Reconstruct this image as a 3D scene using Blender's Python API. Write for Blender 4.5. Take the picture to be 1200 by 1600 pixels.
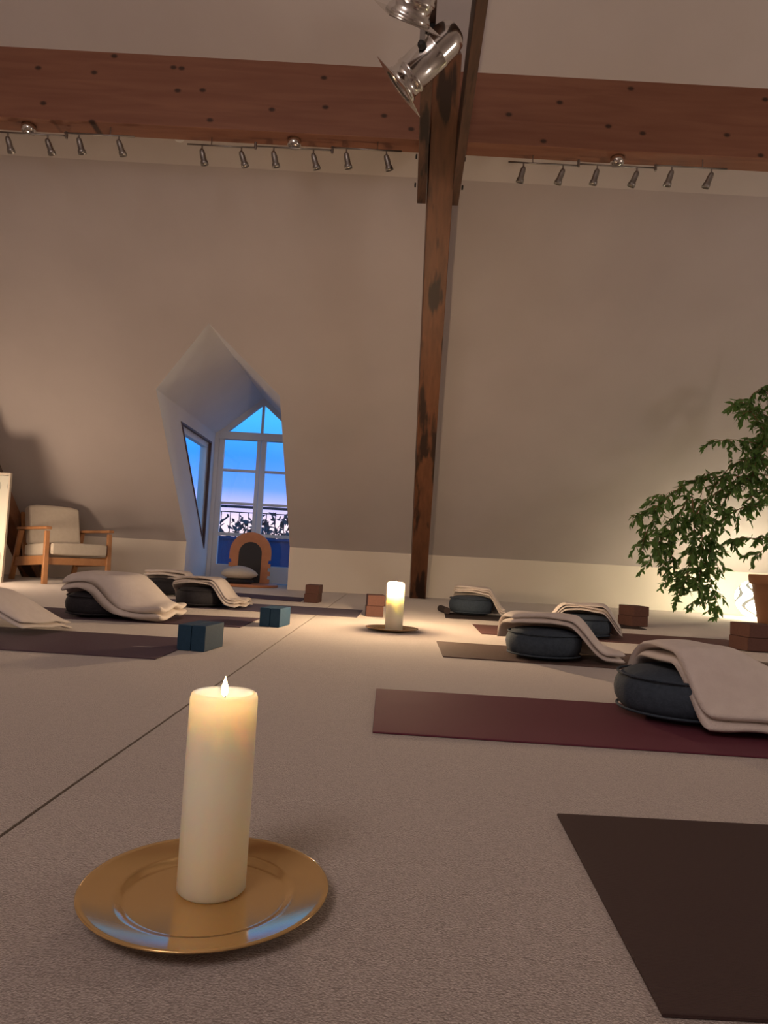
import bpy, bmesh, math, random
from mathutils import Vector, Matrix, noise

for o in list(bpy.data.objects):
    bpy.data.objects.remove(o)
S = bpy.context.scene
COL = S.collection
PI = math.pi

# ------------------------------------------------------------------ camera
F_PX, CAM_Z = 1100.0, 0.465
PITCH, ROLL = math.atan(70 / 1100), math.radians(3.15)
X0 = Vector((1, 0, 0)); FWD = Vector((0, math.cos(PITCH), math.sin(PITCH)))
U0 = Vector((0, -math.sin(PITCH), math.cos(PITCH)))
RGT = X0 * math.cos(ROLL) + U0 * math.sin(ROLL)
UPV = -X0 * math.sin(ROLL) + U0 * math.cos(ROLL)
CAM = Vector((0, 0, CAM_Z))
cd = bpy.data.cameras.new('camera'); cam = bpy.data.objects.new('camera', cd); COL.objects.link(cam)
m = Matrix((RGT, UPV, -FWD)).transposed().to_4x4(); m.translation = CAM
cam.matrix_world = m
cd.sensor_fit = 'HORIZONTAL'; cd.sensor_width = 36; cd.lens = 36 * F_PX / 1200
cd.clip_start = 0.02; cd.clip_end = 500
S.camera = cam

# ------------------------------------------------------------------ world: dusk sky
w = bpy.data.worlds.new('dusk'); S.world = w; w.use_nodes = True
nt = w.node_tree; nt.nodes.clear()
wo = nt.nodes.new('ShaderNodeOutputWorld'); bg = nt.nodes.new('ShaderNodeBackground')
tc = nt.nodes.new('ShaderNodeTexCoord'); sp = nt.nodes.new('ShaderNodeSeparateXYZ')
cr = nt.nodes.new('ShaderNodeValToRGB')
nt.links.new(tc.outputs['Generated'], sp.inputs[0]); nt.links.new(sp.outputs['Z'], cr.inputs[0])
nt.links.new(cr.outputs[0], bg.inputs[0]); nt.links.new(bg.outputs[0], wo.inputs[0])
el = cr.color_ramp.elements
for pos, c in [(0.0, (.62, .45, .50)), (.035, (.74, .56, .62)), (.058, (.40, .37, .68)), (.085, (.09, .23, .72)),
               (.13, (.028, .20, .76)), (.18, (.04, .32, .80)), (.30, (.06, .38, .82)), (1.0, (.05, .22, .62))]:
    if pos == 0.0: e = el[0]; e.position = 0
    elif pos == 1.0: e = el[-1]; e.position = 1
    else: e = el.new(pos)
    e.color = (*c, 1)
bg.inputs[1].default_value = 1.9

# ------------------------------------------------------------------ exposure, the lamp by the armchair and two added fill lights
S.view_settings.view_transform = 'Standard'; S.view_settings.look = 'None'
S.view_settings.gamma = 1.0; S.view_settings.exposure = 0.08
S.view_settings.use_curve_mapping = False
def lamp(name, loc, power, color, rad):
    l = bpy.data.lights.new(name, 'POINT'); l.energy = power; l.color = color; l.shadow_soft_size = rad
    o = bpy.data.objects.new(name, l); o.location = loc; COL.objects.link(o); return o
lamp('lamp_light_beside_armchair', (-3.78, 6.3, .40), 42, (1.0, .74, .52), .15)
lamp('fill_light_behind_camera', (-1.5, -1.6, 3.2), 160, (1.0, .82, .77), .80)  # added fill with no lamp body, brightens the room from behind
lamp('fill_light_room_side', (4.6, 2.8, 1.4), 62, (1.0, .84, .72), .25)  # unseen fill added to lift the right wall

# ------------------------------------------------------------------ helpers
def ray(px, py): return (FWD + RGT * ((px - 600) / F_PX) + UPV * ((800 - py) / F_PX))
def fp(px, py, z=0.0):
    d = ray(px, py); return CAM + d * ((z - CAM_Z) / d.z)
def at(px, py, Y):
    d = ray(px, py); return CAM + d * (Y / d.y)

def obj(name, bm, mat=None, parent=None, smooth=False, bevel=0, seg=2, auto=None):
    me = bpy.data.meshes.new(name)
    bmesh.ops.recalc_face_normals(bm, faces=bm.faces)
    bm.to_mesh(me); bm.free()
    if mat: me.materials.append(mat)
    o = bpy.data.objects.new(name, me); COL.objects.link(o)
    if parent: o.parent = parent
    if smooth:
        for p in me.polygons: p.use_smooth = True
    if bevel:
        b = o.modifiers.new('bevel', 'BEVEL'); b.width = bevel; b.segments = seg; b.limit_method = 'ANGLE'
        for p in me.polygons: p.use_smooth = True
        b.harden_normals = True
    return o
def tag(o, label, cat, group=None):
    o['label'] = label; o['category'] = cat
    if group: o['group'] = group
    return o
def struct(o, label=None):
    o['kind'] = 'structure'
    if label: o['label'] = label
    return o
def empty(name, loc, rz=0):
    o = bpy.data.objects.new(name, None); o.location = loc; o.rotation_euler = (0, 0, rz)
    o.empty_display_size = .1; COL.objects.link(o); return o
def dup(root, loc=None, rz=None, parent=None):
    r = root.copy(); COL.objects.link(r)
    if parent is not None: r.parent = parent
    if loc is not None: r.location = loc
    if rz is not None: r.rotation_euler = (0, 0, rz)
    for c in list(root.children):
        dup(c, parent=r)
    return r
def NB(): return bmesh.new()
def box(bm, x0, x1, y0, y1, z0, z1, M=None):
    v = [Vector((x, y, z)) for x in (x0, x1) for y in (y0, y1) for z in (z0, z1)]
    if M is not None: v = [M @ p for p in v]
    v = [bm.verts.new(p) for p in v]
    for f in ((0, 1, 3, 2), (4, 6, 7, 5), (0, 4, 5, 1), (2, 3, 7, 6), (0, 2, 6, 4), (1, 5, 7, 3)):
        bm.faces.new([v[i] for i in f])
    return bm
def bar(bm, a, b, wd, ht, up=Vector((0, 0, 1)), wd2=None, ht2=None):
    a = Vector(a); b = Vector(b); d = (b - a).normalized()
    s = d.cross(up).normalized(); u = s.cross(d).normalized()
    r = []
    for p, ww, hh in ((a, wd, ht), (b, wd2 or wd, ht2 or ht)):
        r.append([bm.verts.new(p + s * (i * ww / 2) + u * (j * hh / 2)) for i, j in ((-1, -1), (1, -1), (1, 1), (-1, 1))])
    for k in range(4):
        bm.faces.new((r[0][k], r[0][(k + 1) % 4], r[1][(k + 1) % 4], r[1][k]))
    bm.faces.new(r[0]); bm.faces.new(r[1]); return bm
def lathe(bm, prof, seg=32, M=None):
    rings = []
    for r, z in prof:
        if r < 1e-6:
            p = Vector((0, 0, z)); rings.append([bm.verts.new(M @ p if M else p)])
        else:
            ring = []
            for i in range(seg):
                a = 2 * PI * i / seg; p = Vector((r * math.cos(a), r * math.sin(a), z))
                ring.append(bm.verts.new(M @ p if M else p))
            rings.append(ring)
    for A, B in zip(rings, rings[1:]):
        for i in range(seg):
            j = (i + 1) % seg
            if len(A) == 1 and len(B) == 1: continue
            if len(A) == 1: bm.faces.new((A[0], B[i], B[j]))
            elif len(B) == 1: bm.faces.new((A[i], A[j], B[0]))
            else: bm.faces.new((A[i], A[j], B[j], B[i]))
    return bm
def tube(bm, pts, r0, r1=None, seg=6):
    r1 = r0 if r1 is None else r1
    pts = [Vector(p) for p in pts]; rings = []
    for k, p in enumerate(pts):
        d = (pts[min(k + 1, len(pts) - 1)] - pts[max(k - 1, 0)]).normalized()
        a = Vector((0, 0, 1)) if abs(d.z) < .9 else Vector((1, 0, 0))
        s = d.cross(a).normalized(); u = s.cross(d); r = r0 + (r1 - r0) * k / (len(pts) - 1)
        rings.append([bm.verts.new(p + (s * math.cos(2 * PI * i / seg) + u * math.sin(2 * PI * i / seg)) * r) for i in range(seg)])
    for A, B in zip(rings, rings[1:]):
        for i in range(seg):
            j = (i + 1) % seg; bm.faces.new((A[i], A[j], B[j], B[i]))
    bm.faces.new(rings[0]); bm.faces.new(rings[-1]); return bm
def poly(bm, pts):
    bm.faces.new([bm.verts.new(Vector(p)) for p in pts]); return bm
def prism(bm, pts2, ext, plane):      # extruded outline; plane maps (a, b, t) to a point
    A = [bm.verts.new(plane(a, b, 0)) for a, b in pts2]; B = [bm.verts.new(plane(a, b, ext)) for a, b in pts2]
    n = len(A)
    for i in range(n): bm.faces.new((A[i], A[(i + 1) % n], B[(i + 1) % n], B[i]))
    bm.faces.new(A); bm.faces.new(B); return bm

# ------------------------------------------------------------------ materials
def mat(name, col, rough=.6, metal=0, **kw):
    mm = bpy.data.materials.new(name); mm.use_nodes = True
    b = mm.node_tree.nodes['Principled BSDF']
    b.inputs['Base Color'].default_value = (*col, 1); b.inputs['Roughness'].default_value = rough
    b.inputs['Metallic'].default_value = metal
    for k, v in kw.items(): b.inputs[k].default_value = v
    return mm
def nd(mm, t): return mm.node_tree.nodes.new(t)
def lk(mm, a, b): mm.node_tree.links.new(a, b)
def bsdf(mm): return mm.node_tree.nodes['Principled BSDF']
def noisy(name, c1, c2, scale, rough=.7, bump=.0, bscale=None, stretch=(1, 1, 1), dist=.01, detail=4, **kw):
    mm = mat(name, c1, rough, **kw); b = bsdf(mm)
    t = nd(mm, 'ShaderNodeTexCoord'); mp = nd(mm, 'ShaderNodeMapping'); mp.inputs['Scale'].default_value = stretch
    lk(mm, t.outputs['Object'], mp.inputs[0])
    n = nd(mm, 'ShaderNodeTexNoise'); n.inputs['Scale'].default_value = scale; n.inputs['Detail'].default_value = detail
    lk(mm, mp.outputs[0], n.inputs[0])
    r = nd(mm, 'ShaderNodeValToRGB'); r.color_ramp.elements[0].position = .3; r.color_ramp.elements[1].position = .7
    r.color_ramp.elements[0].color = (*c1, 1); r.color_ramp.elements[1].color = (*c2, 1)
    lk(mm, n.outputs[0], r.inputs[0]); lk(mm, r.outputs[0], b.inputs['Base Color'])
    if bump:
        n2 = nd(mm, 'ShaderNodeTexNoise'); n2.inputs['Scale'].default_value = bscale or scale * 4
        n2.inputs['Detail'].default_value = 3; lk(mm, mp.outputs[0], n2.inputs[0])
        bp = nd(mm, 'ShaderNodeBump'); bp.inputs['Strength'].default_value = bump; bp.inputs['Distance'].default_value = dist
        lk(mm, n2.outputs[0], bp.inputs['Height']); lk(mm, bp.outputs[0], b.inputs['Normal'])
    return mm
def wood(name, c1, c2, dark, stretch, knots=0.0, patch=0.0, rough=.6, scale=6):
    mm = mat(name, c1, rough); b = bsdf(mm)
    t = nd(mm, 'ShaderNodeTexCoord'); mp = nd(mm, 'ShaderNodeMapping'); mp.inputs['Scale'].default_value = stretch
    lk(mm, t.outputs['Object'], mp.inputs[0])
    n = nd(mm, 'ShaderNodeTexNoise'); n.inputs['Scale'].default_value = scale; n.inputs['Detail'].default_value = 6
    n.inputs['Distortion'].default_value = .6
    lk(mm, mp.outputs[0], n.inputs[0])
    r = nd(mm, 'ShaderNodeValToRGB'); e = r.color_ramp.elements
    e[0].position = .32; e[1].position = .68; e[0].color = (*c1, 1); e[1].color = (*c2, 1)
    lk(mm, n.outputs[0], r.inputs[0]); last = r.outputs[0]
    def darken(fac):
        nonlocal last
        mx = nd(mm, 'ShaderNodeMix'); mx.data_type = 'RGBA'
        lk(mm, fac, mx.inputs[0]); lk(mm, last, mx.inputs[6]); mx.inputs[7].default_value = (*dark, 1)
        last = mx.outputs[2]
    if knots:
        m2 = nd(mm, 'ShaderNodeMapping'); m2.inputs['Scale'].default_value = (.8, 1, 1.2); m2.inputs['Rotation'].default_value = (PI / 2, 0, 0); lk(mm, t.outputs['Object'], m2.inputs[0])
        v = nd(mm, 'ShaderNodeTexVoronoi'); v.voronoi_dimensions = '2D'; v.inputs['Scale'].default_value = 3.0; lk(mm, m2.outputs[0], v.inputs[0])
        kr = nd(mm, 'ShaderNodeMapRange'); kr.inputs[1].default_value = knots; kr.inputs[2].default_value = knots * .45
        lk(mm, v.outputs['Distance'], kr.inputs[0]); darken(kr.outputs[0])
    if patch:
        m3 = nd(mm, 'ShaderNodeMapping'); m3.inputs['Scale'].default_value = Vector(stretch) * .55; lk(mm, t.outputs['Object'], m3.inputs[0])
        n3 = nd(mm, 'ShaderNodeTexNoise'); n3.inputs['Scale'].default_value = 3.0; n3.inputs['Detail'].default_value = 4
        lk(mm, m3.outputs[0], n3.inputs[0])
        pr = nd(mm, 'ShaderNodeMapRange'); pr.inputs[1].default_value = patch; pr.inputs[2].default_value = patch + .06
        lk(mm, n3.outputs[0], pr.inputs[0]); darken(pr.outputs[0])
    lk(mm, last, b.inputs['Base Color'])
    bp = nd(mm, 'ShaderNodeBump'); bp.inputs['Strength'].default_value = .25; bp.inputs['Distance'].default_value = .004
    lk(mm, n.outputs[0], bp.inputs['Height']); lk(mm, bp.outputs[0], b.inputs['Normal'])
    return mm

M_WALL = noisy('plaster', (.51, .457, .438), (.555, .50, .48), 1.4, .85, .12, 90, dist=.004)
M_CEIL = noisy('upper_plaster_brightened', (.60, .55, .52), (.64, .59, .56), 1.4, .85, .12, 90, dist=.004)  # lightened colour stands in for the bright strip of light under the beam
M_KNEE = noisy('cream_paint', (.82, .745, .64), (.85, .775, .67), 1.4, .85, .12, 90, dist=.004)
M_WHITE = mat('white_paint', (.74, .73, .72), .45)
M_WHITEPL = noisy('dormer_plaster', (.76, .75, .76), (.80, .79, .80), 2, .8, .1, 90, dist=.004)

def carpet_mat():
    mm = mat('carpet', (.46, .40, .35), .95); b = bsdf(mm)
    b.inputs['Sheen Weight'].default_value = .8; b.inputs['Sheen Roughness'].default_value = .5; b.inputs['Sheen Tint'].default_value = (.95, .86, .78, 1)
    t = nd(mm, 'ShaderNodeTexCoord')
    v = nd(mm, 'ShaderNodeTexVoronoi'); v.inputs['Scale'].default_value = 300; lk(mm, t.outputs['Object'], v.inputs[0])
    n = nd(mm, 'ShaderNodeTexNoise'); n.inputs['Scale'].default_value = 60; n.inputs['Detail'].default_value = 5; lk(mm, t.outputs['Object'], n.inputs[0])
    n2 = nd(mm, 'ShaderNodeTexNoise'); n2.inputs['Scale'].default_value = 1.1; lk(mm, t.outputs['Object'], n2.inputs[0])
    r = nd(mm, 'ShaderNodeValToRGB'); e = r.color_ramp.elements
    e[0].position = .0; e[1].position = .75; e[0].color = (.46, .395, .36, 1); e[1].color = (.22, .18, .16, 1)
    lk(mm, v.outputs['Distance'], r.inputs[0])
    mx = nd(mm, 'ShaderNodeMix'); mx.data_type = 'RGBA'; mx.blend_type = 'MULTIPLY'; mx.inputs[0].default_value = 1
    r2 = nd(mm, 'ShaderNodeValToRGB'); r2.color_ramp.elements[0].position = .3; r2.color_ramp.elements[1].position = .7
    r2.color_ramp.elements[0].color = (.78, .77, .76, 1); r2.color_ramp.elements[1].color = (1, 1, 1, 1)
    ad = nd(mm, 'ShaderNodeMath'); ad.operation = 'MULTIPLY_ADD'; ad.inputs[1].default_value = .6
    lk(mm, n.outputs[0], ad.inputs[0]); 
    mm2 = nd(mm, 'ShaderNodeMath'); mm2.operation = 'MULTIPLY'; mm2.inputs[1].default_value = .4; lk(mm, n2.outputs[0], mm2.inputs[0])
    lk(mm, mm2.outputs[0], ad.inputs[2]); lk(mm, ad.outputs[0], r2.inputs[0])
    lk(mm, r.outputs[0], mx.inputs[6]); lk(mm, r2.outputs[0], mx.inputs[7]); lk(mm, mx.outputs[2], b.inputs['Base Color'])
    bp = nd(mm, 'ShaderNodeBump'); bp.inputs['Strength'].default_value = .6; bp.inputs['Distance'].default_value = .003; bp.invert = True
    n3 = nd(mm, 'ShaderNodeTexNoise'); n3.inputs['Scale'].default_value = 330; n3.inputs['Detail'].default_value = 2; lk(mm, t.outputs['Object'], n3.inputs[0])
    bp.invert = False; bp.inputs['Strength'].default_value = .9
    lk(mm, n3.outputs[0], bp.inputs['Height']); lk(mm, bp.outputs[0], b.inputs['Normal'])
    return mm
M_CARPET = carpet_mat()
M_SUB = mat('subfloor_dark', (.03, .025, .02), .9)
M_BEAM = wood('glulam_red', (.235, .095, .055), (.30, .13, .075), (.05, .02, .012), (.5, 6, 6), knots=.075, rough=.55, scale=3)
M_POST = wood('post_wood', (.145, .063, .032), (.21, .088, .043), (.040, .021, .015), (5, 5, .9), patch=.53, rough=.5)
M_PLANK = wood('plank_wood', (.075, .040, .026), (.125, .062, .038), (.022, .013, .010), (6, .8, 6), patch=.6, rough=.6)
M_TRIMW = mat('dark_trim', (.09, .04, .025), .5)
M_CHAIR = wood('oak_frame', (.42, .19, .075), (.50, .24, .10), (.2, .08, .03), (3, 3, 3), rough=.4, scale=4)
M_CREAM = noisy('cream_cotton', (.60, .53, .43), (.64, .57, .47), 30, .9, .15, 200, dist=.003)
M_BLANKET = noisy('fleece', (.72, .64, .58), (.77, .69, .63), 25, .95, .5, 260, dist=.004)
M_DENIM = noisy('blue_cotton', (.030, .046, .068), (.046, .066, .092), 60, .85, .4, 180, dist=.004)
M_NAVY = noisy('black_cotton', (.016, .015, .020), (.024, .022, .028), 60, .85, .4, 180, dist=.004)
M_BRICK = noisy('brown_foam', (.115, .050, .036), (.135, .060, .044), 60, .85, .1, 200)
M_BLUEF = noisy('blue_foam', (.008, .045, .090), (.011, .053, .105), 60, .75, .1, 200)
def matmat(name, c):
    mm = mat(name, c, .8); b = bsdf(mm); b.inputs['Specular IOR Level'].default_value = .25
    t = nd(mm, 'ShaderNodeTexCoord'); wv = nd(mm, 'ShaderNodeTexWave'); wv.bands_direction = 'Y'
    wv.inputs['Scale'].default_value = 110; wv.inputs['Distortion'].default_value = 1.5; wv.inputs['Detail Scale'].default_value = 12
    lk(mm, t.outputs['Object'], wv.inputs[0])
    bp = nd(mm, 'ShaderNodeBump'); bp.inputs['Strength'].default_value = .6; bp.inputs['Distance'].default_value = .002
    lk(mm, wv.outputs[0], bp.inputs['Height']); lk(mm, bp.outputs[0], b.inputs['Normal'])
    return mm
M_MATBROWN = matmat('mat_umber', (.068, .040, .036)); M_MATPLUM = matmat('mat_plum', (.16, .040, .062))
M_MATTAUPE = matmat('mat_taupe', (.135, .088, .074)); M_MATROSE = matmat('mat_rose', (.20, .095, .085))
M_MATMAUVE = matmat('mat_mauve', (.12, .076, .094)); M_MATLILAC = matmat('mat_lilac', (.16, .13, .165))
M_MATDARK = matmat('mat_charcoal', (.05, .035, .032)); M_MATSHEEN = matmat('mat_olive', (.17, .13, .105))
bsdf(M_MATSHEEN).inputs['Roughness'].default_value = .38
M_GOLD = mat('gold_lacquer', (.66, .43, .18), .13, .65)
M_CHROME = mat('polished_aluminium', (.80, .78, .74), .16, 1)
M_STEEL = mat('brushed_steel', (.33, .31, .29), .38, 1)
M_BLACK = mat('black_plastic', (.015, .014, .014), .5)
M_TERRA = noisy('terracotta', (.40, .175, .085), (.46, .21, .11), 8, .75, .1, 60)
M_SOIL = mat('soil', (.03, .02, .013), .95)
M_BARK = noisy('bark', (.20, .105, .05), (.28, .16, .085), 20, .8, .3, 60)
M_BLUEBOARD = noisy('painted_board', (.035, .06, .16), (.045, .075, .19), 12, .7)
M_IRON = mat('railing_iron', (.03, .032, .05), .6)
M_ORANGE = noisy('orange_ply', (.50, .19, .075), (.56, .22, .09), 14, .55)
M_SLATE = mat('black_panel', (.018, .015, .015), .6)
M_TREE = mat('dusk_leaf', (.03, .04, .045), .9)
def leafmat():
    mm = mat('ficus_leaf', (.045, .11, .030), .42); b = bsdf(mm)
    n = nd(mm, 'ShaderNodeObjectInfo'); r = nd(mm, 'ShaderNodeValToRGB'); e = r.color_ramp.elements
    e[0].color = (.040, .11, .030, 1); e[1].color = (.10, .20, .045, 1)
    lk(mm, n.outputs['Random'], r.inputs[0]); lk(mm, r.outputs[0], b.inputs['Base Color'])
    tr = nd(mm, 'ShaderNodeBsdfTranslucent'); tr.inputs[0].default_value = (.14, .26, .045, 1)
    mx = nd(mm, 'ShaderNodeMixShader'); mx.inputs[0].default_value = .22
    out = mm.node_tree.nodes['Material Output']
    lk(mm, b.outputs[0], mx.inputs[1]); lk(mm, tr.outputs[0], mx.inputs[2]); lk(mm, mx.outputs[0], out.inputs[0])
    return mm
M_LEAF = leafmat()
def glassmat():
    mm = bpy.data.materials.new('window_glass'); mm.use_nodes = True; t = mm.node_tree; t.nodes.clear()
    o = t.nodes.new('ShaderNodeOutputMaterial'); a = t.nodes.new('ShaderNodeBsdfTransparent'); g = t.nodes.new('ShaderNodeBsdfGlossy')
    g.inputs['Roughness'].default_value = .02; a.inputs[0].default_value = (.96, .97, .98, 1)
    x = t.nodes.new('ShaderNodeMixShader'); x.inputs[0].default_value = .05
    t.links.new(a.outputs[0], x.inputs[1]); t.links.new(g.outputs[0], x.inputs[2]); t.links.new(x.outputs[0], o.inputs[0]); return mm
M_GLASS = glassmat()
def emis(name, col, st, base=(.8, .8, .8)):
    mm = mat(name, base, .6); b = bsdf(mm); b.inputs['Emission Color'].default_value = (*col, 1); b.inputs['Emission Strength'].default_value = st
    return mm
M_FLAME = emis('flame', (1.0, .70, .32), 22)
M_SHADE = emis('lamp_shade_lit', (1.0, .90, .62), 33)
M_LAPSHADOW = emis('lamp_shade_lap_shadow', (1.0, .92, .70), .42, (.22, .215, .19))  # S-shaped shadow at the overlaps, put in as dim grey bands
def waxmat(rad, sc):
    mm = mat('wax', (.95, .87, .70), .42); b = bsdf(mm)
    b.inputs['Subsurface Weight'].default_value = 1.0; b.inputs['Subsurface Radius'].default_value = rad
    b.inputs['Subsurface Scale'].default_value = sc
    return mm
M_WAX = waxmat((1.0, .70, .42), .07); M_WAXPALE = waxmat((1.0, .88, .70), .11)
M_WICK = mat('wick', (.01, .008, .006), .9)

# ------------------------------------------------------------------ room shell
YW, ZK, XL, XR, YF = 8.65, .52, -6.3, 6.3, -4.2
DB, ZB = 5.59, .52 + (8.65 - 5.59)             # bend in the roof slope
T36 = math.tan(math.radians(36))
YR = 1.2; ZR = ZB + (DB - YR) * T36             # ridge
ZF = ZR - (YR - YF) * T36
DXL, DXR, DXM = -2.40, -1.13, -1.765             # dormer cheeks, middle
DE, ZE = 7.12, 2.05; DA, ZA = 6.58, 2.59; YD = 9.75

floor = struct(obj('floor', box(NB(), XL, XR, YF, 9.9, -.12, -.022), M_SUB), 'beige loop carpet floor laid in two widths with a seam')
s1, s2 = fp(0, 1306), fp(470, 978)
sx = lambda y: s1.x + (s2.x - s1.x) * (y - s1.y) / (s2.y - s1.y)
def slab(pts, z0, z1): return prism(NB(), pts, z1 - z0, lambda a, b, t: Vector((a, b, z0 + t)))
g = .0035
def wob(n=60):                                   # the cut edge wanders by millimetres
    r = []
    for i in range(n + 1):
        y = YF + (YW - YF) * i / n
        r.append((y, .0022 * noise.noise(Vector((y * 3.1, 0, 0)))))
    return r
W_ = wob()
obj('carpet_panel', slab([(XL, YF)] + [(sx(y) - g + e, y) for y, e in W_] + [(XL, YW)], -.022, 0), M_CARPET, floor)
obj('carpet_panel', slab([(XR, YF), (XR, YW)] + [(sx(y) + g + e, y) for y, e in reversed(W_)], -.022, 0), M_CARPET, floor)
obj('carpet_panel', slab([(DXL, YW + .001), (DXR, YW + .001), (DXR, YD), (DXL, YD)], -.022, 0), M_CARPET, floor)

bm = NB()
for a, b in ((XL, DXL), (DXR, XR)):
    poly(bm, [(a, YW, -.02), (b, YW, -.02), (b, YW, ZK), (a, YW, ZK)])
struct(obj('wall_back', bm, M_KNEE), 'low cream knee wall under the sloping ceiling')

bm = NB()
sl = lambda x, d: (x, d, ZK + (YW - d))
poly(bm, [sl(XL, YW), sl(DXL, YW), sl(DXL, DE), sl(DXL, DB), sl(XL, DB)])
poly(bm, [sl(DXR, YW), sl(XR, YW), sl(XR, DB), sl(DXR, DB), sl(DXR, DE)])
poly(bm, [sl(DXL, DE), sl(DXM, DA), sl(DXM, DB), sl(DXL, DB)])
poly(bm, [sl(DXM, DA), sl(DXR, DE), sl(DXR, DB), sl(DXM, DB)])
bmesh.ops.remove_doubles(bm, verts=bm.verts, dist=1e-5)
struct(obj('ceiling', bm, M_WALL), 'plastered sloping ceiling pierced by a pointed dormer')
bm = NB()
poly(bm, [(XL, DB, ZB), (XR, DB, ZB), (XR, YR, ZR), (XL, YR, ZR)])
poly(bm, [(XL, YR, ZR), (XR, YR, ZR), (XR, YF, ZF), (XL, YF, ZF)])
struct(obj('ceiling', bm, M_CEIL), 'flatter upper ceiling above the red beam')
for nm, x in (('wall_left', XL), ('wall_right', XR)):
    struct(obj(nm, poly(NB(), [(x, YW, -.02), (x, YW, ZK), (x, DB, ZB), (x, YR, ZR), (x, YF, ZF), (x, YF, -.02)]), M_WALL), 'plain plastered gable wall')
struct(obj('wall_front', poly(NB(), [(XL, YF, -.02), (XR, YF, -.02), (XR, YF, ZF), (XL, YF, ZF)]), M_WALL), 'plain plastered wall opposite the dormer')

# dormer shell
T1, T2, T3 = (8.07, 1.89), (9.50, 1.89), (9.50, .46)
A_, B_, C_, D_, E_ = (YW, -.02), (YW, ZK), (DE, ZE), (YD, ZE), (YD, -.02)
bm = NB(); P = lambda q: (DXL, q[0], q[1])
for f in ([B_, C_, T1, T3], [C_, D_, T2, T1], [D_, E_, T3, T2], [A_, B_, T3, E_]): poly(bm, [P(q) for q in f])
for a, b in ((T1, T2), (T2, T3), (T3, T1)):
    poly(bm, [P(a), P(b), (DXL - .14, *b), (DXL - .14, *a)])
struct(obj('wall_dormer_left', bm, M_WHITEPL), 'white dormer cheek with a triangular window')
struct(obj('wall_dormer_right', poly(NB(), [(DXR, *q) for q in (A_, B_, C_, D_, E_)]), M_WHITEPL), 'white dormer cheek in shade')
bm = NB()
poly(bm, [(DXL, DE, ZE), (DXM, DA, ZA), (DXM, YD, ZA), (DXL, YD, ZE)]); poly(bm, [(DXR, DE, ZE), (DXM, DA, ZA), (DXM, YD, ZA), (DXR, YD, ZE)])
struct(obj('ceiling', bm, M_WHITEPL), 'pointed gable ceiling inside the dormer')

# triangular cheek window
w2 = empty('window_2', (DXL, 9.0, .46)); struct(w2, 'triangular side window in the left dormer cheek')
inv = Matrix.Translation(-w2.location)
pl = lambda x0: (lambda a, b, t: inv @ Vector((x0 - t, a, b)))
def ring(bm, outer, inner, ext, plane):
    n = len(outer)
    for i in range(n):
        j = (i + 1) % n
        prism(bm, [outer[i], outer[j], inner[j], inner[i]], ext, plane)
    return bm
def inset(tri, d):
    c = Vector((sum(p[0] for p in tri) / 3, sum(p[1] for p in tri) / 3)); out = []
    n = len(tri)
    for i in range(n):
        p0, p1, p2 = Vector(tri[i - 1]), Vector(tri[i]), Vector(tri[(i + 1) % n])
        e1 = (p1 - p0).normalized(); e2 = (p2 - p1).normalized()
        n1 = Vector((-e1.y, e1.x)); n2 = Vector((-e2.y, e2.x))
        if n1.dot(c - p1) < 0: n1 = -n1
        if n2.dot(c - p1) < 0: n2 = -n2
        b = (n1 + n2); out.append(tuple(p1 + b * (d / (1 + n1.dot(n2)))))
    return out
tri = [T1, T2, T3]
obj('window_frame', ring(NB(), inset(tri, .012), inset(tri, .085), .07, pl(DXL - .03)), M_WHITE, w2)
obj('trim', ring(NB(), inset(tri, -.006), inset(tri, .016), .035, pl(DXL + .012)), M_TRIMW, w2)
obj('pane', prism(NB(), inset(tri, .08), .008, pl(DXL - .06)), M_GLASS, w2)

# glazed gable with french door
w1 = empty('window_1', (DXM, YD, 0)); struct(w1, 'white glazed balcony door with a pointed pane above')
GX0, GX1 = DXL + .125, DXR - .125
def wbox(n, x0, x1, z0, z1, y0=0.0, y1=.07, m=M_WHITE, bev=.004):
    return obj(n, box(NB(), x0 - DXM, x1 - DXM, y0, y1, z0, z1), m, w1, bevel=bev)
ZT0, ZT1 = 1.985, 2.09
wbox('jamb', DXL, DXL + .055, 0, ZT1, -.03, .09); wbox('jamb', DXR - .055, DXR, 0, ZT1, -.03, .09)
wbox('transom', DXL, DXR, ZT0, ZT1, -.02, .09)
zs = [(.245, .64), (.685, 1.075), (1.11, 1.535), (1.57, ZT0)]
for a, b in ((DXL + .055, DXM - .005), (DXM + .005, DXR - .055)):
    leaf = wbox('door_leaf', a, a + .07, 0.01, ZT0, .0, .06)
    def lb(n, x0, x1, z0, z1, m=M_WHITE, y0=0.0, y1=.06):
        return obj(n, box(NB(), x0 - DXM, x1 - DXM, y0, y1, z0, z1), m, leaf)
    sw = .048
    lb('stile', b - sw, b, .01, ZT0)
    lb('bottom_rail', a + .07, b - sw, .01, zs[0][0])
    for z in range(3): lb('muntin', a + .07, b - sw, zs[z][1], zs[z + 1][0], y0=.01, y1=.05)
    for z0, z1 in zs: lb('pane', a + .06, b - sw + .01, z0 - .01, z1 + .01, M_GLASS, .026, .032)
gable = [(DXL + .10, ZT1), (DXM, ZA - .09), (DXR - .10, ZT1)]
plg = lambda a, b, t: Vector((a - DXM, t, b))
obj('gable_frame', ring(NB(), [(DXL - .02, ZT1 - .04), (DXM, ZA + .02), (DXR + .02, ZT1 - .04)], [(DXL + .155, ZT1 - .0), (DXM, ZA - .085), (DXR - .155, ZT1 - .0)], .08, plg), M_WHITE, w1)
wbox('mullion', DXM - .017, DXM + .017, ZT1 - .01, ZA - .05, .01, .06)
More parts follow.
